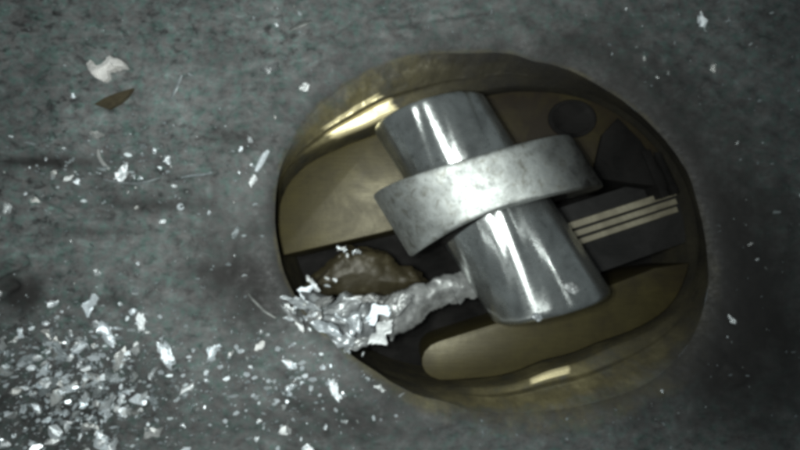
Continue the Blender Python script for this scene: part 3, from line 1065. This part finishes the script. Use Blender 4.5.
cz = zwall(at(100, 68).x, at(100, 68).y)[0]
cc = lump('curled_chip', [(80, 60), (85, 56), (89, 63), (96, 66), (101, 63), (103, 58), (110, 54), (118, 57), (124, 66), (116, 67), (108, 68), (107, 75), (99, 79), (90, 76), (84, 69)],
          lambda x, y: cz + 0.24 + 0 * x, 0.26, 0.018, M_WHITE, None, 2.2, 0.07, 0.35, 17, 0.12, 0.05, cz + .2, 0.0)
tag(cc, 'curled off-white chip with a folded tail, alone at upper left', 'chip')
BR = [(94, 104), (104, 98), (116, 93), (133, 88), (126, 97), (118, 104), (108, 109)]
bz = [zwall(at(*p).x, at(*p).y)[0] + .09 for p in BR]
bm = bmesh.new()
ff = bm.faces.new([bm.verts.new(at(p[0], p[1], z_)) for p, z_ in zip(BR, bz)])
ex = bmesh.ops.extrude_face_region(bm, geom=[ff])
for q in ex['geom']:
    if isinstance(q, bmesh.types.BMVert): q.co.z -= .10
bmesh.ops.triangulate(bm, faces=[q for q in bm.faces if len(q.verts) > 4])
bo = bm_obj('brown_flake', bm, M_BROWN)
tag(bo, 'flat brown three-cornered flake just below the curled pale chip', 'flake')

strand('metal_splinter', [(172, 100), (175, 93), (178, 87), (181, 80), (183, 76)], .045, 'thin grey splinter standing upright right of the curled pale chip', 'splinter', M_DULL)
strand('metal_splinter', [(257, 172), (260, 166), (263, 160), (266, 155), (269, 151)], .075, 'long white splinter along the left edge of the bore', 'splinter')
strand('metal_curl', [(100, 150), (100, 156), (103, 162), (107, 167), (111, 170)], .045, 'thin white curl above the brightest chip at mid left', 'curl')
strand('metal_splinter', [(249, 294), (253, 299), (259, 305), (265, 311), (271, 315), (276, 318)], .032, 'fine needle splinter pointing at the left tip of the torn fragment', 'splinter', M_DULL)
strand('metal_curl', [(110, 181), (122, 183), (136, 184), (150, 182), (161, 178)], .028, 'long dull wire curl lying under the brightest chip at mid left', 'curl', M_DULL)
strand('metal_curl', [(182, 178), (192, 176), (203, 175), (213, 173)], .028, 'straight dull wire piece right of the long wire curl at mid left', 'curl', M_DULL)
strand('metal_splinter', [(290, 31), (298, 27), (306, 24), (312, 22)], .06, 'grey splinter near the top edge left of the middle', 'splinter', M_DULL)
ringp = [(182 + 2.9 * math.cos(a * math.pi / 5), 207 + 2.4 * math.sin(a * math.pi / 5)) for a in range(10)]
strand('metal_curl', ringp, .035, 'tiny bright ring shaped curl left of the bore', 'curl')

FL = [foil_mesh(200 + i, 2.0 + .36 * (i % 6), 1.7, .45, .22, .16, 7, 5, 'flake') for i in range(16)]
FD = [m.copy() for m in FL]
for m in FL: m.materials.append(M_FLAKE)
for m in FD: m.materials.append(M_DULL)

# crumbs clinging to the torn fragment's ragged left side and the edge of the brass lump
CR = [crumb_mesh(i) for i in range(6)]
CD = [m.copy() for m in CR]
for m in CR: m.materials.append(M_FLAKE)
for m in CD: m.materials.append(M_DULL)


def crumbs_at(n, c, sx, sy, z, label, group, smin=1.4, smax=4.0, seed=0):
    r = random.Random(seed)
    for i in range(n):
        px, py = r.gauss(c[0], sx), r.gauss(c[1], sy)
        me = r.choice(FL) if r.random() < .75 else r.choice(CR)
        o = bpy.data.objects.new('metal_crumb', me); col.objects.link(o)
        o.location = at(px, py, z + r.uniform(-.05, .08))
        o.rotation_euler = (r.uniform(-.6, .6), r.uniform(-.6, .6), r.uniform(0, 6.28))
        s = r.uniform(smin, smax) * PXCM
        o.scale = (s * r.uniform(1, 1.6), s, s)
        tag(o, label, 'crumb', group)


crumbs_at(16, (297, 312), 10, 12, 0.10, 'shiny crumb clinging to the ragged left end of the torn fragment', 'crumbs on the torn fragment', 1.6, 3.6, 1)
crumbs_at(6, (314, 284), 9, 6, -0.02, 'shiny crumb on the left tip of the tan brown lump', 'crumbs on the tip of the brass lump', 1.4, 3.2, 2)
crumbs_at(7, (346, 252), 7, 2.0, -0.35, 'shiny crumb on the upper edge of the tan brown lump', 'crumbs on the upper edge of the brass lump', 1.4, 3.0, 3)
crumbs_at(9, (345, 350), 9, 3.5, -0.35, 'shiny crumb under the lower edge of the torn fragment', 'crumbs under the torn fragment', 1.4, 3.4, 4)

# scattered flakes by patch: (centre, spread, count, size range, share of bright, label, group)
PATCH = [
    ((62, 388), (56, 42), 140, (2.8, 11.0), .65, "the dense litter at lower left", "flakes in the dense litter at lower left"),
    ((165, 370), (55, 42), 60, (1.9, 8.0), .55, "the thin litter along the bottom", "flakes in the thin litter along the bottom"),
    ((275, 385), (48, 32), 32, (1.5, 5.8), .5, "the litter below the torn fragment", "flakes below the torn fragment"),
    ((110, 172), (62, 24), 46, (1.5, 5.8), .5, "the loose row at mid left", "flakes in the row at mid left"),
    ((245, 160), (26, 22), 18, (1.4, 3.6), .35, "the scatter left of the bore", "flakes beside the left edge of the bore"),
    ((268, 45), (22, 26), 14, (1.4, 3.6), .30, "the scatter above left of the bore", "flakes near the top left of the bore"),
    ((170, 250), (70, 28), 26, (1.2, 3.0), .30, "the bare wall at mid left", "flakes on the bare wall left of the bore"),
    ((640, 50), (80, 26), 18, (1.2, 3.0), .18, "the dark wall at upper right", "flakes at upper right"),
    ((735, 240), (26, 60), 16, (1.3, 3.2), .25, "the dark wall right of the bore", "flakes right of the bore"),
    ((690, 405), (60, 22), 12, (1.2, 2.8), .22, "the dark wall at lower right", "flakes at lower right"),
]
r = random.Random(21)
for c, sp, n, sz, bright, where, grp in PATCH:
    k = 0
    while k < n:
        px, py = r.gauss(c[0], sp[0]), r.gauss(c[1], sp[1])
        if not (-6 < px < 806 and -6 < py < 456): continue
        P = at(px, py)
        z, ds = zwall(P.x, P.y)
        if ds < 0.12: continue
        me = r.choice(FL) if r.random() < bright else r.choice(FD)
        lumpy = r.random() < .45
        s = 0.85 * (sz[0] + (sz[1] - sz[0]) * r.random() ** 2.0)
        ix = FL.index(me) if me in FL else FD.index(me)
        if me in FD: s *= .72
        q_ = (s - sz[0]) / (sz[1] - sz[0]) / 0.85
        adj = ('large' if s > 4.2 else 'middling' if s > 2.6 else 'small') + (' white' if me in FL else ' grey') + (' long' if ix % 6 >= 3 else ' stubby')
        vy = 'upper' if py < c[1] - .5 * sp[1] else 'lower' if py > c[1] + .5 * sp[1] else 'middle'
        vx = ' left' if px < c[0] - .5 * sp[0] else ' right' if px > c[0] + .5 * sp[0] else ''
        lab = f'{adj} flake, {vy}{vx} part of {where}'
        if lumpy:
            me = CR[ix % 6] if me in FL else CD[ix % 6]
            s *= .8
            lab = lab.replace(' long', ' chunky').replace(' stubby', ' chunky')
        put('metal_flake', me, None, px, py, s * PXCM, r.uniform(0, 6.28), (r.gauss(0, .35), r.gauss(0, .35), r.random() < .6), 0.02, lab, 'flake', grp)
        k += 1

# fine grit: what nobody could count
def grit(name, n, mat, label, seed, pick, smax):
    verts, faces = [], []
    rn = np.random.default_rng(seed)
    cnt = 0
    while cnt < n:
        px, py = pick(rn)
        P = at(px, py)
        z, ds = zwall(P.x, P.y)
        if ds < 0.05: continue
        P = at(px, py, z + 0.02)
        s = PXCM * (0.5 + smax * rn.random() ** 2.2)
        a0 = rn.uniform(0, 6.28)
        nv = 5
        b = len(verts)
        tx, ty = rn.normal(0, .85), rn.normal(0, .85)
        asp = rn.uniform(.5, 1.8)
        for i in range(nv):
            a = a0 + i * 6.283 / nv
            rr = s * rn.uniform(.6, 1.2)
            x_, y_ = rr * math.cos(a) * asp, rr * math.sin(a)
            verts.append((P.x + x_, P.y + y_, P.z + x_ * tx + y_ * ty + abs(s) * .5))
        verts.append((P.x, P.y, P.z - s))
        faces.append(tuple(b + i for i in range(nv)))
        for i in range(nv): faces.append((b + (i + 1) % nv, b + i, b + nv))
        cnt += 1
    tag(link(name, mesh_from(name, verts, faces, False), mat), label, kind='stuff')


def pick_all(rn):
    u = rn.random()
    if u < .45: return rn.normal(70, 62), rn.normal(392, 46)
    if u < .56: return rn.normal(250, 70), rn.normal(385, 36)
    if u < .66: return rn.normal(110, 50), rn.normal(165, 24)
    return rn.uniform(-60, 860), rn.uniform(-60, 510)


def pick_litter(rn):
    u = rn.random()
    if u < .62: return rn.normal(55, 50), rn.normal(400, 36)
    if u < .80: return rn.normal(165, 70), rn.normal(385, 40)
    return rn.normal(290, 60), rn.normal(390, 30)


grit('metal_grit', 2600, M_DULL, 'fine grey metal grit scattered over the wall', 5, pick_all, 1.5)
grit('metal_litter', 620, M_FLAKE, 'fine shiny metal litter heaped at lower left', 6, pick_litter, 3.0)
